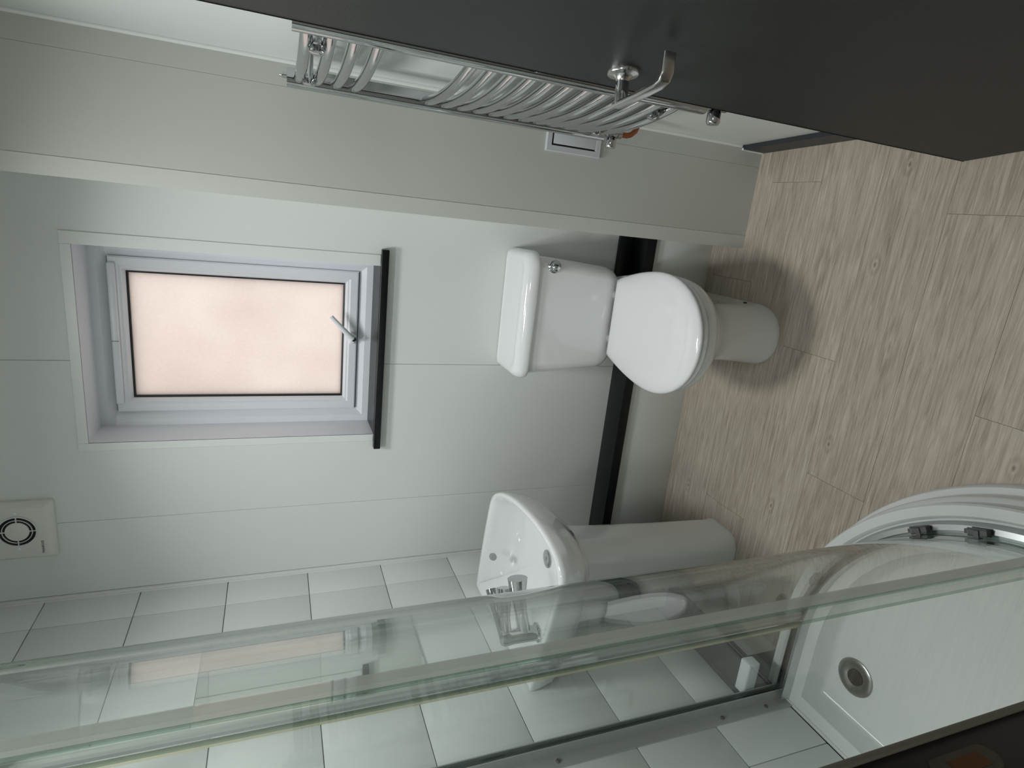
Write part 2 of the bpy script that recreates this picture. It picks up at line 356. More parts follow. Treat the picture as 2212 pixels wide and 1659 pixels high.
# ------------------------------------------------------------------ window
W0, W1, Z0, Z1, YFR = WIN['x0'], WIN['x1'], WIN['z0'], WIN['z1'], WIN['yf']
win = bpy.data.objects.new('window_1', None); C.objects.link(win); win.location = ((W0+W1)/2, YFR, Z0)
struct(win, 'white plastic top hung window with obscured glass', 'window')
def wpart(o): return part_of(o, win)
def frame_ring(name, x0, x1, z0, z1, wd, prof, material, parent=True):
    # prof: list of (inset, y) cross-section points, mitred around a rectangle
    rings = []
    for (ins, yy) in prof:
        rings.append([(x0+ins, yy, z0+ins), (x1-ins, yy, z0+ins), (x1-ins, yy, z1-ins), (x0+ins, yy, z1-ins)])
    bm = bmesh.new(); loft_bm(bm, rings + [rings[0]], False, False); bmesh.ops.remove_doubles(bm, verts=bm.verts, dist=1e-6)
    return wpart(from_bm(name, bm, material, None, smooth=20))
# reveal lining with a flat architrave
bm = bmesh.new()
bx(bm, W0-0.008, W0+0.0, YB-0.004, YFR+0.03, Z0, Z1+0.008)
bx(bm, W1, W1+0.008, YB-0.004, YFR+0.03, Z0, Z1+0.008)
bx(bm, W0-0.0075, W1+0.0075, YB-0.004, YFR+0.03, Z1, Z1+0.008)
wpart(from_bm('reveal_lining', bm, 'upvc'))
for nm, (a, b, c, d_) in dict(r=(W1, W1+0.034, Z0, Z1+0.026), l=(W0-0.024, W0, Z0, Z1+0.026), t=(W0, W1, Z1, Z1+0.026)).items():
    wpart(box('architrave', a, b, YB-0.0045, YB+0.001, c, d_, 'pvc_trim', None, bev=0.0012, seg=1))
frame_ring('outer_frame', W0, W1, Z0, Z1, 0, [(0, YFR+0.07), (0, YFR), (0.021, YFR), (0.026, YFR+0.004), (0.042, YFR+0.018), (0.042, YFR+0.07)], 'upvc')
sx0, sx1, sz0, sz1 = W0+0.0425, W1-0.037, Z0+0.044, Z1-0.044
frame_ring('sash', sx0, sx1, sz0, sz1, 0, [(0.002, YFR+0.06), (0.002, YFR+0.006), (0.006, YFR+0.002), (0.028, YFR+0.002), (0.033, YFR+0.008), (0.037, YFR+0.008), (0.045, YFR+0.022), (0.045, YFR+0.06)], 'upvc')
frame_ring('gasket', sx0+0.0445, sx1-0.0445, sz0+0.0445, sz1-0.0445, 0, [(0, YFR+0.045), (0, YFR+0.020), (0.005, YFR+0.022), (0.005, YFR+0.045)], 'gasket')
wpart(box('pane', sx0+0.045, sx1-0.045, YFR+0.030, YFR+0.036, sz0+0.045, sz1-0.045, 'obscure_glass'))
frame_ring('shadow_gap', sx0-0.003, sx1+0.003, sz0-0.003, sz1+0.003, 0, [(0, YFR+0.03), (0, YFR+0.019), (0.006, YFR+0.019), (0.006, YFR+0.03)], 'gasket')
# trickle vent along the head of the sash
bm = bmesh.new(); bx(bm, sx0+0.030, sx1-0.020, YFR-0.012, YFR+0.004, sz1-0.022, sz1-0.002, 0.006, 4)
tv = wpart(from_bm('trickle_vent', bm, 'upvc'))
g = box('vent_gap', -0.477, -0.4755, YFR-0.0125, YFR-0.010, sz1-0.021, sz1-0.003, 'grey_plastic'); g.parent = tv
# handle at the foot of the sash
hb = wpart(box('handle', -0.470, -0.425, YFR-0.010, YFR+0.004, sz0+0.010, sz0+0.028, 'upvc', None, bev=0.004, seg=3))
def sub(o, p): o.parent = p; o.matrix_parent_inverse = Matrix(); return o        # parts sit at the world origin
sub(lathe('handle_hub', [(0.0145, 0.0), (0.0145, 0.020), (0.011, 0.024), (0.0, 0.024)], axis_mtx((-0.446, YFR-0.008, sz0+0.020), (0, -1, 0)), 'upvc', None, 20), hb)
sub(lathe('lock_barrel', [(0.0075, 0.0), (0.0075, 0.0015), (0, 0.0015)], axis_mtx((-0.4475, YFR-0.0345, sz0+0.0165), (0, -1, 0)), 'dark_hole', None, 16), hb)
sub(tube('handle_lever', [(-0.446, YFR-0.028, sz0+0.022), (-0.430, YFR-0.034, sz0+0.038), (-0.400, YFR-0.036, sz0+0.066), (-0.372, YFR-0.036, sz0+0.092)], [0.0115, 0.0095, 0.0078, 0.0068], 'upvc', None, 12), hb)
# black window board
bm = bmesh.new(); bx(bm, W0+0.0005, W1-0.0005, YB-0.01, YFR+0.002, Z0-0.022, Z0, 0); bx(bm, -0.796, -0.133, YB-0.026, YB-0.0005, Z0-0.022, Z0, 0.002)
wpart(from_bm('window_board', bm, 'black_board'))

# outside: pale rendered neighbour wall and ground
struct(box('ground_outside', -6, 6, 2.2, 9, -0.6, -0.55, 'ground'), 'ground outside the window', 'ground')

# ------------------------------------------------------------------ door (open against the right wall)
HX, HY = 0.338, 0.253; FX, FY = 0.238, 1.009
dd = Vector((FX-HX, FY-HY, 0)); DW = dd.length; dd.normalize(); dn = Vector((-dd.y, dd.x, 0))      # dn points into the room
door = bpy.data.objects.new('door_1', None); C.objects.link(door); door.location = (HX, HY, 0); struct(door, 'dark grey door standing open with a steel lever handle', 'door')
dm = Matrix((dd, dn, Vector((0, 0, 1)))).transposed().to_4x4(); dm.translation = Vector((HX, HY, 0))
def dpart(o): return part_of(o, door)
dpart(box('door_leaf', 0, DW, -0.032, 0, 0.008, 2.01, 'door_foil', None, bev=0.0012, mtx=dm))
hl, hz = DW-0.075, 0.977
def D(l, n_, z): return dm @ Vector((l, n_, z))
rose = dpart(lathe('handle_rose', [(0.0265, 0), (0.0265, 0.004), (0.025, 0.007), (0.016, 0.009), (0.0115, 0.014), (0.0105, 0.018), (0.0, 0.018)], axis_mtx(D(hl, 0, hz), dn), 'satin', None, 40))
dpart(lathe('handle_neck', [(0.0105, 0.010), (0.0105, 0.050), (0.009, 0.053), (0, 0.053)], axis_mtx(D(hl, 0, hz), dn), 'chrome', None, 28))
lev = [D(hl+0.012, 0.051, hz), D(hl-0.02, 0.0515, hz-0.001), D(hl-0.06, 0.052, hz-0.002), D(hl-0.098, 0.051, hz-0.003), D(hl-0.112, 0.047, hz-0.003), D(hl-0.119, 0.038, hz-0.003), D(hl-0.121, 0.012, hz-0.003)]
dpart(tube('handle_lever', lev, 1.0, 'satin', None, 20, flat=(0.0042, 0.0100)))

# ------------------------------------------------------------------ ceiling downlight and hall lamp
def downlight(name, x, y, energy, col, label, rad=0.045, spread=180):
    root = empty(name, (x, y, CEIL), label, 'light')
    part_of(lathe('bezel', [(rad, 0.0), (rad, 0.004), (rad+0.012, 0.006), (rad+0.018, 0.0), (rad+0.018, -0.001)], axis_mtx((x, y, CEIL+0.001), (0, 0, -1)), 'pvc_trim', None, 40), root)
    ld = bpy.data.lights.new('lamp', 'AREA'); ld.shape = 'DISK'; ld.size = rad*2; ld.energy = energy; ld.color = col; ld.spread = math.radians(spread)
    lo = bpy.data.objects.new('lamp', ld); C.objects.link(lo); lo.location = (0, 0, -0.004); lo.parent = root
    return root
downlight('ceiling_light', -0.64, 0.64, 7.6, (0.97, 0.995, 1.0), 'round recessed ceiling light nearer the doorway', 0.09, 160)
downlight('ceiling_light', -0.42, 1.18, 6.7, (0.97, 0.995, 1.0), 'round recessed ceiling light nearer the window', 0.13, 130)
downlight('hall_light', -0.30, -0.55, 3.6, (1.0, 0.98, 0.95), 'round recessed ceiling light in the hall', 0.05)

# ------------------------------------------------------------------ toilet
TX = -0.286
toi = empty('toilet', (TX, 1.66, 0), 'white ceramic close coupled toilet with its lid down', 'toilet')
def tp(o): return part_of(o, toi)
def dshape(hw, yf, yb, z, hb, n=48, ex=2.0, ym=None):
    # D outline: rounded front (toward -y), tapering to half width hb at the back
    pts = []
    if ym is None: ym = yf + min(hw*1.15, (yb-yf)*0.55)
    for i in range(n//2+1):
        a = PI*i/(n//2)
        c_, s_ = math.cos(a), math.sin(a)
        pts.append((TX + hw*math.copysign(abs(c_)**(2/ex), c_), ym - (ym-yf)*abs(s_)**(2/ex), z))
    for i in range(1, n//4+1):
        k = i/(n//4); e_ = k*k*(3-2*k); pts.append((TX - hw + (hw-hb)*k**1.7, ym + (yb-ym)*k, z))
    for i in range(0, n//4):
        k = 1 - i/(n//4); pts.append((TX + hw - (hw-hb)*k**1.7, ym + (yb-ym)*k, z))
    return pts
# pan
secs = [(0.100, 1.434, 1.80, 0.0, 0.100), (0.101, 1.434, 1.80, 0.012, 0.101), (0.0985, 1.440, 1.80, 0.02, 0.0985), (0.094, 1.450, 1.80, 0.10, 0.094), (0.093, 1.455, 1.80, 0.17, 0.094),
        (0.100, 1.440, 1.81, 0.22, 0.10), (0.122, 1.395, 1.83, 0.27, 0.12), (0.150, 1.338, 1.86, 0.32, 0.115), (0.168, 1.302, 1.88, 0.36, 0.115), (0.173, 1.293, 1.90, 0.388, 0.115), (0.168, 1.298, 1.90, 0.3975, 0.112)]
tp(loft('pan', [dshape(hw, yf, yb, z, hb, ex=2.15) for hw, yf, yb, z, hb in secs], 'ceramic', None, smooth=60))
tp(loft('seat', [dshape(hw, yf, 1.742, z, hb, ex=2.1, ym=1.50) for hw, yf, z, hb in ((0.166, 1.293, 0.4015, 0.128), (0.175, 1.283, 0.4045, 0.134), (0.177, 1.281, 0.410, 0.135), (0.175, 1.283, 0.4155, 0.134), (0.166, 1.292, 0.4185, 0.128))], 'seat_plastic', None, smooth=60))
tp(loft('lid', [dshape(hw, yf, yb, z, hb, ex=2.1, ym=1.50) for hw, yf, yb, z, hb in ((0.166, 1.292, 1.736, 0.4215, 0.124), (0.176, 1.281, 1.740, 0.4235, 0.129), (0.180, 1.277, 1.742, 0.427, 0.131), (0.181, 1.276, 1.742, 0.432, 0.131), (0.178, 1.279, 1.740, 0.4365, 0.129), (0.171, 1.287, 1.737, 0.4405, 0.126), (0.158, 1.303, 1.728, 0.4445, 0.118), (0.137, 1.330, 1.715, 0.4475, 0.104), (0.105, 1.370, 1.69, 0.4495, 0.08), (0.06, 1.43, 1.64, 0.4505, 0.045))], 'seat_plastic', None, smooth=60))
for s in (-1, 1):
    tp(lathe('hinge', [(0.012, 0), (0.012, 0.02), (0.009, 0.024), (0, 0.024)], axis_mtx((TX+s*0.075, 1.752, 0.404), (0, 0, 1)), 'seat_plastic', None, 16))
def rrect(cx, hw, y0, y1, z, rad, n=6, back_r=0.004):
    pts = []
    for (px, py, a0, rr) in ((cx+hw-rad, y0+rad, -PI/2, rad), (cx+hw-back_r, y1-back_r, 0, back_r), (cx-hw+back_r, y1-back_r, PI/2, back_r), (cx-hw+rad, y0+rad, PI, rad)):
        for i in range(n+1):
            a = a0 + (PI/2)*i/n; pts.append((px+rr*math.cos(a), py+rr*math.sin(a), z))
    return pts
CXC = -0.298
cs = [(0.110, 1.800, 0.404, 0.03), (0.135, 1.775, 0.409, 0.035), (0.155, 1.760, 0.420, 0.04), (0.170, 1.750, 0.442, 0.04), (0.176, 1.746, 0.47, 0.04), (0.186, 1.741, 0.60, 0.04), (0.194, 1.737, 0.724, 0.04)]
tp(loft('cistern', [rrect(CXC, hw, yf, YB-0.002, z, rd) for hw, yf, z, rd in cs], 'ceramic', None, smooth=60))
ls = [(0.196, 1.737, 0.7245, 0.045), (0.206, 1.727, 0.727, 0.045), (0.208, 1.724, 0.735, 0.045), (0.206, 1.727, 0.750, 0.045), (0.201, 1.734, 0.762, 0.045), (0.193, 1.744, 0.769, 0.042), (0.180, 1.760, 0.771, 0.035), (0.174, 1.767, 0.7685, 0.03), (0.165, 1.775, 0.7685, 0.025)]
tp(loft('cistern_lid', [rrect(CXC, hw, yf, YB-0.002-(0.01 if z < 0.769 and hw < 0.177 else 0.0), z, rd) for hw, yf, z, rd in ls], 'ceramic', None, smooth=60))
fb = tp(lathe('flush_button', [(0.0215, 0.0), (0.0215, 0.004), (0.019, 0.007), (0.0165, 0.008), (0.0165, 0.016), (0.014, 0.021), (0.008, 0.0245), (0, 0.0255)], axis_mtx((-0.131, 1.7395, 0.675), (0, -1, 0.02)), 'chrome', None, 32))
fb['label'] = 'round chrome flush button'
tp(lathe('bolt_hole', [(0.006, 0), (0.006, 0.002), (0, 0.002)], axis_mtx((TX+0.0985, 1.565, 0.045), (1, 0, 0.1)), 'dark_hole', None, 12))

# ------------------------------------------------------------------ wash basin on pedestal
bas = empty('wash_basin', (-1.08, 1.42, 0), 'white ceramic pedestal wash basin beside the tiled wall', 'wash basin')
def bp_(o): return part_of(o, bas)
def smooth_closed(ctrl, n):
    # Catmull-Rom through control points, closed
    out = []; k = len(ctrl); per = n//k
    for i in range(k):
        p = [Vector(ctrl[(i+j-1) % k]) for j in range(4)]
        for s in range(per):
            t_ = s/per
            out.append(0.5*((2*p[1]) + (-p[0]+p[2])*t_ + (2*p[0]-5*p[1]+4*p[2]-p[3])*t_*t_ + (-p[0]+3*p[1]-3*p[2]+p[3])*t_**3))
    return out
rim = [(-1.246, 1.40), (-1.246, 1.56), (-1.246, 1.690), (-1.235, 1.698), (-1.10, 1.684), (-0.95, 1.660), (-0.872, 1.638), (-0.830, 1.585), (-0.800, 1.50), (-0.782, 1.40), (-0.777, 1.30), (-0.785, 1.21), (-0.806, 1.150), (-0.852, 1.118), (-0.95, 1.136), (-1.10, 1.170), (-1.235, 1.202), (-1.246, 1.212), (-1.246, 1.28)]
N_ = len(rim)*6
rim = [Vector((p.x, p.y, 0)) for p in smooth_closed([(a, b, 0) for a, b in rim], N_)]
def ring(cx, cy, sx_, sy_, z, keep=1.0, tgt=None):
    # blend the rim outline toward an ellipse
    res = []
    for p in rim:
        q = Vector((cx + (p.x-cx)*sx_, cy + (p.y-cy)*sy_, z))
        if keep < 1.0:
            a = math.atan2((p.y-cy)/0.30, (p.x-cx)/0.22); e_ = Vector((cx+tgt[0]*math.cos(a), cy+tgt[1]*math.sin(a), z)); q = q*keep + e_*(1-keep)
        q.x = max(q.x, -1.2485); res.append(q)
    return res
RC = (-1.02, 1.42)
IC = (-1.005, 1.44)
rings = [ring(-1.10, 1.48, 0.40, 0.34, 0.655, 0.3, (0.10, 0.10)), ring(-1.09, 1.47, 0.62, 0.58, 0.675, 0.5, (0.14, 0.17)), ring(-1.06, 1.45, 0.86, 0.82, 0.72, 0.8, (0.2, 0.24)), ring(*RC, 0.965, 0.955, 0.775), ring(*RC, 0.99, 0.988, 0.812),
         ring(*RC, 1.0, 1.0, 0.832), ring(*RC, 0.998, 0.998, 0.842), ring(*RC, 0.985, 0.985, 0.8475), ring(-0.995, 1.42, 0.945, 0.945, 0.8475), ring(-0.985, 1.43, 0.90, 0.91, 0.842), ring(-0.98, 1.44, 0.865, 0.88, 0.828),
         ring(-0.985, 1.45, 0.78, 0.80, 0.785, 0.85, (0.18, 0.24)), ring(-0.99, 1.45, 0.64, 0.68, 0.745, 0.7, (0.15, 0.2)), ring(-0.995, 1.45, 0.42, 0.45, 0.722, 0.4, (0.09, 0.13)), ring(-1.0, 1.45, 0.12, 0.12, 0.714, 0.1, (0.03, 0.04))]
bp_(loft('bowl', rings, 'ceramic', None, smooth=70))
bp_(lathe('waste', [(0.028, 0.0), (0.028, 0.002), (0.02, 0.003), (0.0, 0.001)], axis_mtx((-1.0, 1.45, 0.7145), (0, 0, 1)), 'chrome', None, 24))
def pedring(z, hw, xf, rd):
    pts = []
    for (px, py, a0) in ((xf-rd, 1.503-hw+rd, -PI/2), (xf-rd, 1.503+hw-rd, 0)):
        for i in range(9):
            a = a0 + (PI/2)*i/8; pts.append((px+rd*math.cos(a), py+rd*math.sin(a), z))
    pts += [(-1.22, 1.503+hw*0.98, z), (-1.22, 1.503-hw*0.98, z)]
    return pts
bp_(loft('pedestal', [pedring(z, hw, xf, rd) for z, hw, xf, rd in ((0, 0.094, -0.982, 0.06), (0.012, 0.094, -0.982, 0.06), (0.02, 0.092, -0.985, 0.06), (0.3, 0.091, -0.972, 0.06), (0.55, 0.094, -0.957, 0.062), (0.64, 0.098, -0.948, 0.064), (0.70, 0.100, -0.945, 0.066))], 'ceramic', None, smooth=50))
ov = bp_(lathe('overflow', [(0.013, 0), (0.013, 0.002), (0.010, 0.003), (0, 0.003)], axis_mtx((-1.065, 1.592, 0.838), (0.1, -0.75, 0.65)), 'overflow', None, 24)); ov['label'] = 'round grey overflow cover'
# mixer tap
TPX, TPY = -1.055, 1.205
tb = bp_(lathe('mixer_tap', [(0.026, 0), (0.026, 0.004), (0.021, 0.008), (0.020, 0.075), (0.021, 0.080), (0.021, 0.098), (0.018, 0.104), (0, 0.104)], axis_mtx((TPX, TPY, 0.8465), (0, 0, 1)), 'chrome', None, 28))
tb['label'] = 'chrome mixer tap'
sub(tube('spout', [(TPX, TPY, 0.885), (-1.00, 1.223, 0.894), (-0.955, 1.240, 0.900), (-0.912, 1.252, 0.903)], [0.019, 0.0165, 0.0205, 0.0270], 'chrome', None, 24), tb)
sub(tube('lever', [(TPX, TPY, 0.935), (-1.01, 1.228, 0.936), (-0.940, 1.258, 0.934)], [0.014, 0.013, 0.0200], 'chrome', None, 20), tb)
sub(tube('side_knob', [(TPX, TPY, 0.945), (-1.02, 1.255, 0.950), (-0.972, 1.302, 0.952)], [0.010, 0.010, 0.0170], 'chrome', None, 20), tb)

# ------------------------------------------------------------------ towel radiator
rad = empty('towel_radiator', (0.243, 1.345, 0.66), 'chrome ladder towel radiator with curved bars on the right wall', 'radiator')
def rp(o): return part_of(o, rad)
PN, PF = Vector((0.2745, 1.127, 0)), Vector((0.2537, 1.552, 0))
pd = (PF-PN).normalized(); pn = Vector((-pd.y, pd.x, 0))            # toward the room
for nm, P in (('near', PN), ('far', PF)):
    rings = []
    # D-profile post
    prof = [(0.0165*math.copysign(abs(math.cos(a))**0.6, math.cos(a)), 0.003+0.021*math.copysign(abs(math.sin(a))**0.75, math.sin(a))) for a in [2*PI*i/32 for i in range(32)]]
    for z in (0.668, 1.474): rings.append([P + pd*a + pn*b + Vector((0, 0, z)) for a, b in prof])
    rp(loft('post', rings, 'chrome', None))
    rp(lathe('air_vent', [(0.007, 0), (0.007, 0.010), (0.005, 0.012), (0.004, 0.016), (0, 0.016)], axis_mtx((P.x, P.y, 1.473), (0, 0, 1)), 'chrome', None, 12))
    # valve under the post
    v = rp(lathe('valve', [(0.012, 0), (0.014, 0.003), (0.014, 0.014), (0.010, 0.016), (0.010, 0.045), (0.013, 0.047), (0.013, 0.058), (0, 0.058)], axis_mtx((P.x, P.y, 0.670), (0, 0, -1)), 'chrome', None, 20))
    side = -pd if nm == 'near' else pd
    hd = axis_mtx(Vector((P.x, P.y, 0.640)), pn)
    sub(lathe('valve_head', [(0.010, 0), (0.0145, 0.006), (0.0145, 0.036), (0.012, 0.040), (0, 0.040)], hd, 'chrome', None, 20), v)
    pts = [Vector((P.x, P.y, 0.615)), Vector((P.x, P.y, 0.592)), Vector((P.x+0.004, P.y, 0.580)), Vector((P.x+0.014, P.y, 0.568)), Vector((P.x+0.03, P.y, 0.562)), Vector((xr(P.y)+0.004, P.y, 0.562))]
    rp(tube('copper_pipe', pts, 0.0075, 'copper', None, 12))
zs = [1.450, 1.411, 1.371, 1.331] + [1.1605-0.0407*k for k in range(12)]
bar0 = None
for z in zs:
    if bar0 is None:
        pts = []
        for i in range(25):
            t_ = i/24; s_ = math.sin(PI*t_)**0.8
            pts.append(PN.lerp(PF, t_) + pn*(0.000 + 0.022*s_) + Vector((0, 0, z)))
        bar0 = rp(tube('bar', pts, 0.0112, 'chrome', None, 16))
    else:
        b_ = bar0.copy(); C.objects.link(b_); b_.parent = rad; b_.matrix_parent_inverse = bar0.matrix_parent_inverse.copy(); b_.location = (0, 0, z-zs[0])
for z, k in ((1.4305, 0.20), (1.4305, 0.80), (0.7330, 0.20), (0.7330, 0.80)):
    c_ = PN.lerp(PF, k) + Vector((0, 0, z)); fr = 0.000 + 0.022*math.sin(PI*k)**0.8
    rp(lathe('bracket', [(0.010, -0.0), (0.010, 0.006), (0.0135, 0.010), (0.0135, 0.020), (0.009, 0.023), (0, 0.023)], axis_mtx(c_+pn*(fr-0.006), pn), 'chrome', None, 20))
    wallp = c_ - pn*0.085
    rp(tube('bracket_arm', [c_+pn*(fr-0.004), c_-pn*0.079], 0.008, 'chrome', None, 12))

# ------------------------------------------------------------------ access hatch, fan, mirror, block
hat = empty('access_hatch', (0.25, YBOX, 0.69), 'small pale lilac plastic access hatch behind the radiator', 'hatch')
frame_bm = bmesh.new()
rings = []
for ins, yy in ((0, YBOX), (0.0, YBOX-0.007), (0.002, YBOX-0.009), (0.016, YBOX-0.009), (0.018, YBOX-0.003), (0.018, YBOX)):
    rings.append([(0.198+ins, yy, 0.604+ins), (0.300-ins, yy, 0.604+ins), (0.300-ins, yy, 0.780-ins), (0.198+ins, yy, 0.780-ins)])
loft_bm(frame_bm, rings, False, False)
part_of(from_bm('hatch_frame', frame_bm, 'lilac_plastic', None, 20), hat)
part_of(box('hatch_recess', 0.2155, 0.2825, YBOX-0.0025, YBOX-0.0005, 0.6215, 0.7625, 'dark_hole'), hat)
part_of(box('hatch_flap', 0.2195, 0.2835, YBOX-0.008, YBOX-0.003, 0.6190, 0.7580, 'lilac_plastic', bev=0.0015), hat)

fan = empty('extractor_fan', (-1.008, YB, 2.19), 'square white extractor fan high on the back wall', 'fan')
def fp(o): return part_of(o, fan)
def sq(h_, yy, cz=2.188, cx=-1.008, rd=0.008):
    pts = []
    for (sx_, sz_, a0) in ((1, 1, 0), (-1, 1, PI/2), (-1, -1, PI), (1, -1, 1.5*PI)):
        for i in range(5):
            a = a0+PI/2*i/4; pts.append((cx+sx_*(h_-rd)+rd*math.cos(a), yy, cz+sz_*(h_-rd)+rd*math.sin(a)))
    return pts
fp(loft('housing', [sq(0.091, YB), sq(0.091, YB-0.012), sq(0.088, YB-0.018), sq(0.078, YB-0.030), sq(0.076, YB-0.031)], 'fan_plastic', None, smooth=25))
FC = Vector((-1.0, YB-0.0315, 2.181)); fm = axis_mtx(FC, (0, -1, 0))
fp(lathe('grille_recess', [(0.0440, 0), (0.0440, 0.0008), (0, 0.0008)], fm, 'dark_hole', None, 48))
def ringmesh(name, r0_, r1_, h_, material):
    return fp(lathe(name, [(r0_, 0), (r0_, h_), (r1_, h_), (r1_, 0), (r0_, 0)], fm, material, None, 48))
bm = bmesh.new()
for r0_, r1_ in ((0.0440, 0.0470), (0.0345, 0.0362)):
    rg_ = []
    for (rr, hh) in ((r0_, 0.0), (r0_, 0.004), (r1_, 0.004), (r1_, 0.0)):
        rg_.append([fm @ Vector((rr*math.cos(2*PI*i/48), rr*math.sin(2*PI*i/48), hh)) for i in range(48)])
    loft_bm(bm, rg_+[rg_[0]], False, False)
fp(from_bm('grille_ring', bm, 'fan_plastic'))
fp(lathe('grille_disc', [(0.0285, 0.0), (0.0285, 0.004), (0.027, 0.005), (0, 0.005)], fm, 'fan_plastic', None, 40))
for a in (0, PI/2, PI, 1.5*PI):
    mm = fm @ Matrix.Rotation(a, 4, 'Z')
    fp(box('grille_spoke', 0.027, 0.045, -0.0012, 0.0012, 0.0, 0.0042, 'fan_plastic', None, mtx=mm))
for k in (-1, 1): fp(lathe('screw_cover', [(0.004, 0), (0.004, 0.001), (0, 0.001)], axis_mtx((-1.0+k*0.056, YB-0.0312, 2.181), (0, -1, 0)), 'upvc', None, 14))
tc_ = bpy.data.curves.new('logo', 'FONT'); tc_.body = 'MANROSE'; tc_.size = 0.0088; tc_.align_x = 'CENTER'; tc_.extrude = 0.0002
to = bpy.data.objects.new('logo_tmp', tc_); C.objects.link(to)
bpy.context.view_layer.update()
dg = bpy.context.evaluated_depsgraph_get(); tme = bpy.data.meshes.new_from_object(to.evaluated_get(dg)); bpy.data.objects.remove(to)
tme.transform(Matrix.Translation((-1.055, YB-0.0314, 2.123)) @ Matrix.Rotation(PI/2, 4, 'X'))
lg = finish('logo', tme, 'print', None, 0); fp(lg); lg['label'] = 'small dark printed maker name'

# rounded mirror on the tiles
def rr_yz(y0, y1, z0, z1, rd, x):
    pts = []
    for (cy, cz, a0) in ((y1-rd, z1-rd, 0), (y0+rd, z1-rd, PI/2), (y0+rd, z0+rd, PI), (y1-rd, z0+rd, 1.5*PI)):
        for i in range(9):
            a = a0+PI/2*i/8; pts.append((x, cy+rd*math.cos(a), cz+rd*math.sin(a)))
    return pts
tag(loft('wall_mirror', [rr_yz(1.240, 1.638, 1.102, 1.690, 0.040, XL+0.0005), rr_yz(1.240, 1.638, 1.102, 1.690, 0.040, XL+0.0055), rr_yz(1.242, 1.636, 1.104, 1.688, 0.038, XL+0.0065)], 'mirror', None, smooth=20), 'frameless wall mirror with rounded corners on the tiles above the basin', 'mirror')
tag(box('plastic_block', XL-0.0005, -1.138, 1.026, 1.063, 0.217, 0.258, 'upvc', bev=0.006, seg=3), 'white square plastic block sticking out from the tiled wall by the shower', 'block')

# ------------------------------------------------------------------ shower tray and enclosure
CX, CY, RG = -1.02, 0.47, 0.525
def outline(dofs, wofs, z, n=40):
    pts = [(XL+wofs, YF1+wofs, z), (XL+wofs, CY+RG+dofs, z), (CX-0.05, CY+RG+dofs, z)]
    for i in range(n+1):
        a = PI/2*(1-i/n); pts.append((CX+(RG+dofs)*math.cos(a), CY+(RG+dofs)*math.sin(a), z))
    pts += [(CX+RG+dofs, YF1+wofs, z)]
    return pts
tray = empty('shower_tray', (-0.95, 0.6, 0), 'white quadrant shower tray with a curved raised front', 'shower tray')
tr = [(0.100, 0, 0), (0.098, 0, 0.030), (0.094, 0, 0.036), (0.080, 0, 0.040), (0.078, 0, 0.078), (0.074, 0, 0.084), (0.066, 0, 0.088), (0.064, 0, 0.118), (0.066, 0, 0.130), (0.062, 0, 0.135), (0.040, 0, 0.137), (0.036, 0, 0.133), (0.033, 0.002, 0.125),
      (-0.030, 0.030, 0.125), (-0.040, 0.040, 0.118), (-0.052, 0.052, 0.070), (-0.062, 0.064, 0.060), (-0.09, 0.095, 0.056), (-0.13, 0.13, 0.055)]
bm = bmesh.new(); loft_bm(bm, [outline(a, b, z) for a, b, z in tr], True, True)
part_of(from_bm('tray', bm, 'acrylic', None, 40), tray)
part_of(box('sealant_bead', XL-0.001, XL+0.006, YF1, 1.02, 0.122, 0.130, 'sealant', bev=0.002), tray)
WX, WY = -1.082, 0.868
dr = part_of(lathe('waste', [(0.050, 0.0), (0.050, 0.002), (0.047, 0.004), (0.040, 0.0045), (0.024, 0.002), (0.022, 0.001), (0.0, 0.001)], axis_mtx((WX, WY, 0.056), (0, 0, 1)), 'drain_metal', None, 40), tray); dr['label'] = 'round grey metal waste'
o = lathe('waste_hole', [(0.021, 0.0), (0.021, 0.003), (0.017, 0.0035), (0, 0.003)], axis_mtx((WX, WY, 0.0565), (0, 0, 1)), 'dark_hole', None, 24); sub(part_of(o, tray), dr)

enc = empty('shower_enclosure', (-0.95, 0.6, 0.13), 'curved glass quadrant shower enclosure with metal rails', 'shower enclosure')
def ep(o): return part_of(o, enc)
def path(t0, t1, n=40):                # enclosure path by arc angle, with straight ends
    return [(CX+math.cos(math.radians(a)), CY+math.sin(math.radians(a))) for a in [t0+(t1-t0)*i/n for i in range(n+1)]]
def arc_pts(dofs, t0, t1, n):
    return [(CX+(RG+dofs)*math.cos(math.radians(t0+(t1-t0)*i/n)), CY+(RG+dofs)*math.sin(math.radians(t0+(t1-t0)*i/n))) for i in range(n+1)]
def full(dofs, n=48, xa=XL+0.012, yb=YF1+0.004):
    return [(xa, CY+RG+dofs)] + arc_pts(dofs, 90, 0, n) + [(CX+RG+dofs, yb)]
def rail(name, prof, material, n=48):
    rings = [[(x, y_, z) for x, y_ in full(d_, n)] for d_, z in prof]
    k = len(rings[0]); bm = bmesh.new()
    loft_bm(bm, [[rings[j][i] for j in range(len(prof))] for i in range(k)], True, True)
    return ep(from_bm(name, bm, material, None, 30))
rail('bottom_rail', [(-0.012, 0.1252), (0.027, 0.1252), (0.029, 0.130), (0.022, 0.148), (0.010, 0.150), (0.008, 0.140), (-0.006, 0.140), (-0.008, 0.158), (-0.012, 0.158)], 'aluminium')
rail('top_rail', [(-0.012, 1.93), (0.027, 1.93), (0.027, 1.975), (-0.012, 1.975)], 'aluminium')
ZG0, ZG1 = 0.152, 1.935
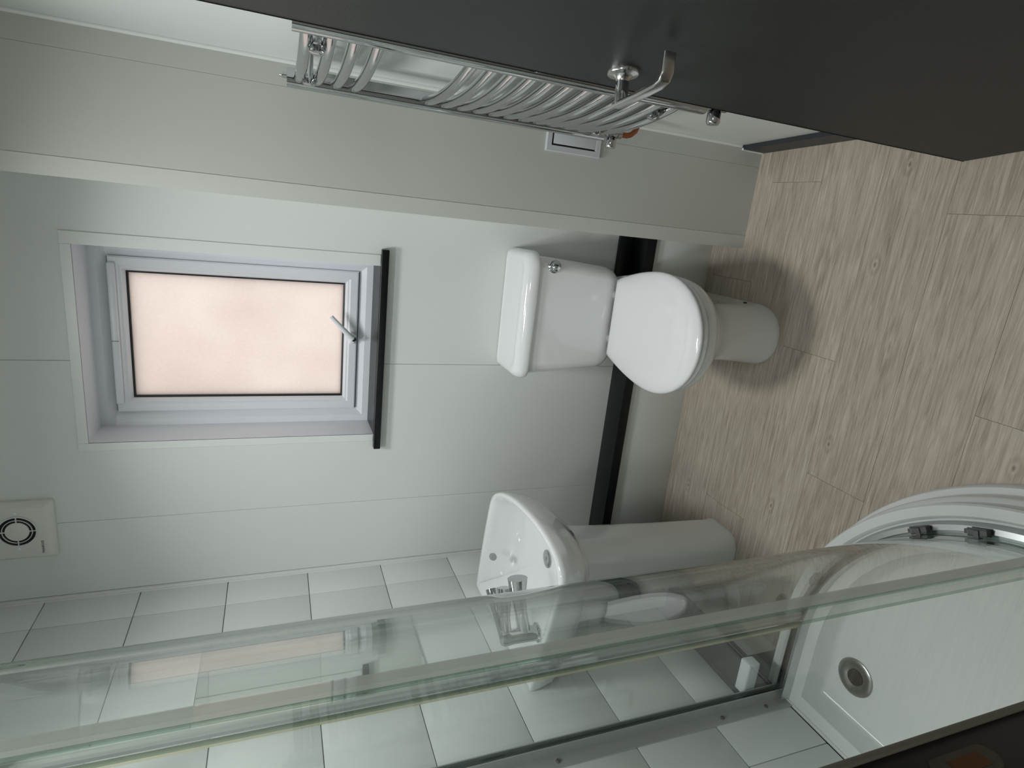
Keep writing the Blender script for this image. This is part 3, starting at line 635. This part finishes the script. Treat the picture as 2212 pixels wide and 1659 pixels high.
def glass(name, inner, outer):
    k = len(inner); bm = bmesh.new()
    V = [[bm.verts.new((x, y_, z)) for x, y_ in pth] for z in (ZG0, ZG1) for pth in (inner, outer)]
    i0, o0, i1, o1 = V
    for i in range(k-1):
        fa = bm.faces.new((o0[i], o0[i+1], o1[i+1], o1[i])); fb = bm.faces.new((i0[i], i1[i], i1[i+1], i0[i+1]))
        for q in (bm.faces.new((i0[i], i0[i+1], o0[i+1], o0[i])), bm.faces.new((i1[i], o1[i], o1[i+1], i1[i+1]))): q.material_index = 1
    for q in (bm.faces.new((i0[0], o0[0], o1[0], i1[0])), bm.faces.new((i0[-1], i1[-1], o1[-1], o0[-1]))): q.material_index = 1
    o = from_bm(name, bm, ['shower_glass', 'glass_edge'], None, 30); return ep(o)
FD = 0.015                              # fixed panes stand outside the sliding doors
def line(a, b, n=6): return [(a[0]+(b[0]-a[0])*i/n, a[1]+(b[1]-a[1])*i/n) for i in range(n+1)]
glass('fixed_pane', line((XL+0.03, CY+RG+FD-0.003), (-0.985, CY+RG+FD-0.003)), line((XL+0.03, CY+RG+FD+0.003), (-0.985, CY+RG+FD+0.003)))
glass('fixed_pane', line((CX+RG+FD-0.003, 0.505), (CX+RG+FD-0.003, YF1+0.03)), line((CX+RG+FD+0.003, 0.505), (CX+RG+FD+0.003, YF1+0.03)))
glass('sliding_door', arc_pts(-0.003, 87, 45.6, 28), arc_pts(0.003, 87, 45.6, 28))
glass('sliding_door', arc_pts(-0.003, 44.4, 3, 28), arc_pts(0.003, 44.4, 3, 28))
def strip(name, dlo, dhi, t0, t1, material, z0=ZG0, z1=ZG1):
    a = arc_pts(dlo, t0, t1, 4); b = arc_pts(dhi, t0, t1, 4)[::-1]
    bm = bmesh.new(); loft_bm(bm, [[(x, y_, z) for x, y_ in a+b] for z in (z0, z1)]); return ep(from_bm(name, bm, material, None, 30))
strip('door_seal', -0.006, 0.006, 44.4, 45.0, 'clear_seal'); strip('door_seal', -0.006, 0.006, 45.0, 45.6, 'clear_seal')
# overlap seals near (t about 5) and far (t about 85)
strip('overlap_seal', 0.003, 0.012, 5.4, 7.0, 'clear_seal'); strip('overlap_seal', -0.010, 0.003, 7.6, 8.6, 'clear_seal')
strip('overlap_seal', -0.004, 0.012, 83.2, 84.4, 'clear_seal'); strip('overlap_seal', -0.006, 0.012, 86.2, 87.6, 'yellow_seal')
fin = ep(box('edge_profile', -0.971, -0.9685, CY+RG-0.014, CY+RG+0.014, ZG0, ZG1, 'chrome', None))
# wall channels with screws
bm = bmesh.new()
for (a, b, c, e_) in ((XL, XL+0.003, 0.964, 1.0235), (XL, XL+0.032, 0.998, 1.0015), (XL, XL+0.032, 1.0195, 1.023)):
    bx(bm, a, b, c, e_, 0.126, 1.96, 0.0006, 1)
ch = ep(from_bm('wall_channel', bm, 'channel_metal'))
bm = bmesh.new()
for (a, b, c, e_) in ((-0.505, -0.447, YF1, YF1+0.003), (-0.4905, -0.487, YF1, YF1+0.032), (-0.471, -0.4675, YF1, YF1+0.032)):
    bx(bm, a, b, c, e_, 0.126, 1.96, 0.0006, 1)
ep(from_bm('wall_channel', bm, 'aluminium'))
for z in (0.211, 0.365, 0.864, 1.40, 1.86):
    s_ = sub(lathe('screw', [(0.006, 0), (0.0055, 0.003), (0.003, 0.0045), (0.002, 0.003), (0, 0.003)], axis_mtx((XL+0.003, 0.982, z), (1, 0, 0)), 'grey_plastic', None, 14), ch)
# door rollers in the bottom rail
for t_ in (33.5, 20.5, 56, 70):
    a = math.radians(t_); ro = RG+0.013
    loc = Vector((CX+ro*math.cos(a), CY+ro*math.sin(a), 0.162)); tg = Vector((-math.sin(a), math.cos(a), 0)); nr = Vector((math.cos(a), math.sin(a), 0))
    mm = Matrix((tg, nr, Vector((0, 0, 1)))).transposed().to_4x4(); mm.translation = loc
    bm = bmesh.new(); bx(bm, -0.016, 0.014, -0.006, 0.006, -0.009, 0.006, 0.003, 2, mm); bx(bm, -0.004, 0.004, -0.013, 0.004, -0.004, 0.009, 0.001, 1, mm)
    rl = ep(from_bm('roller', bm, 'grey_plastic'))
    sub(lathe('roller_wheel', [(0.009, -0.004), (0.009, 0.004), (0.004, 0.005), (0, 0.005)], axis_mtx(mm @ Vector((0.018, 0.0, -0.002)), nr), 'grey_plastic', None, 16), rl)
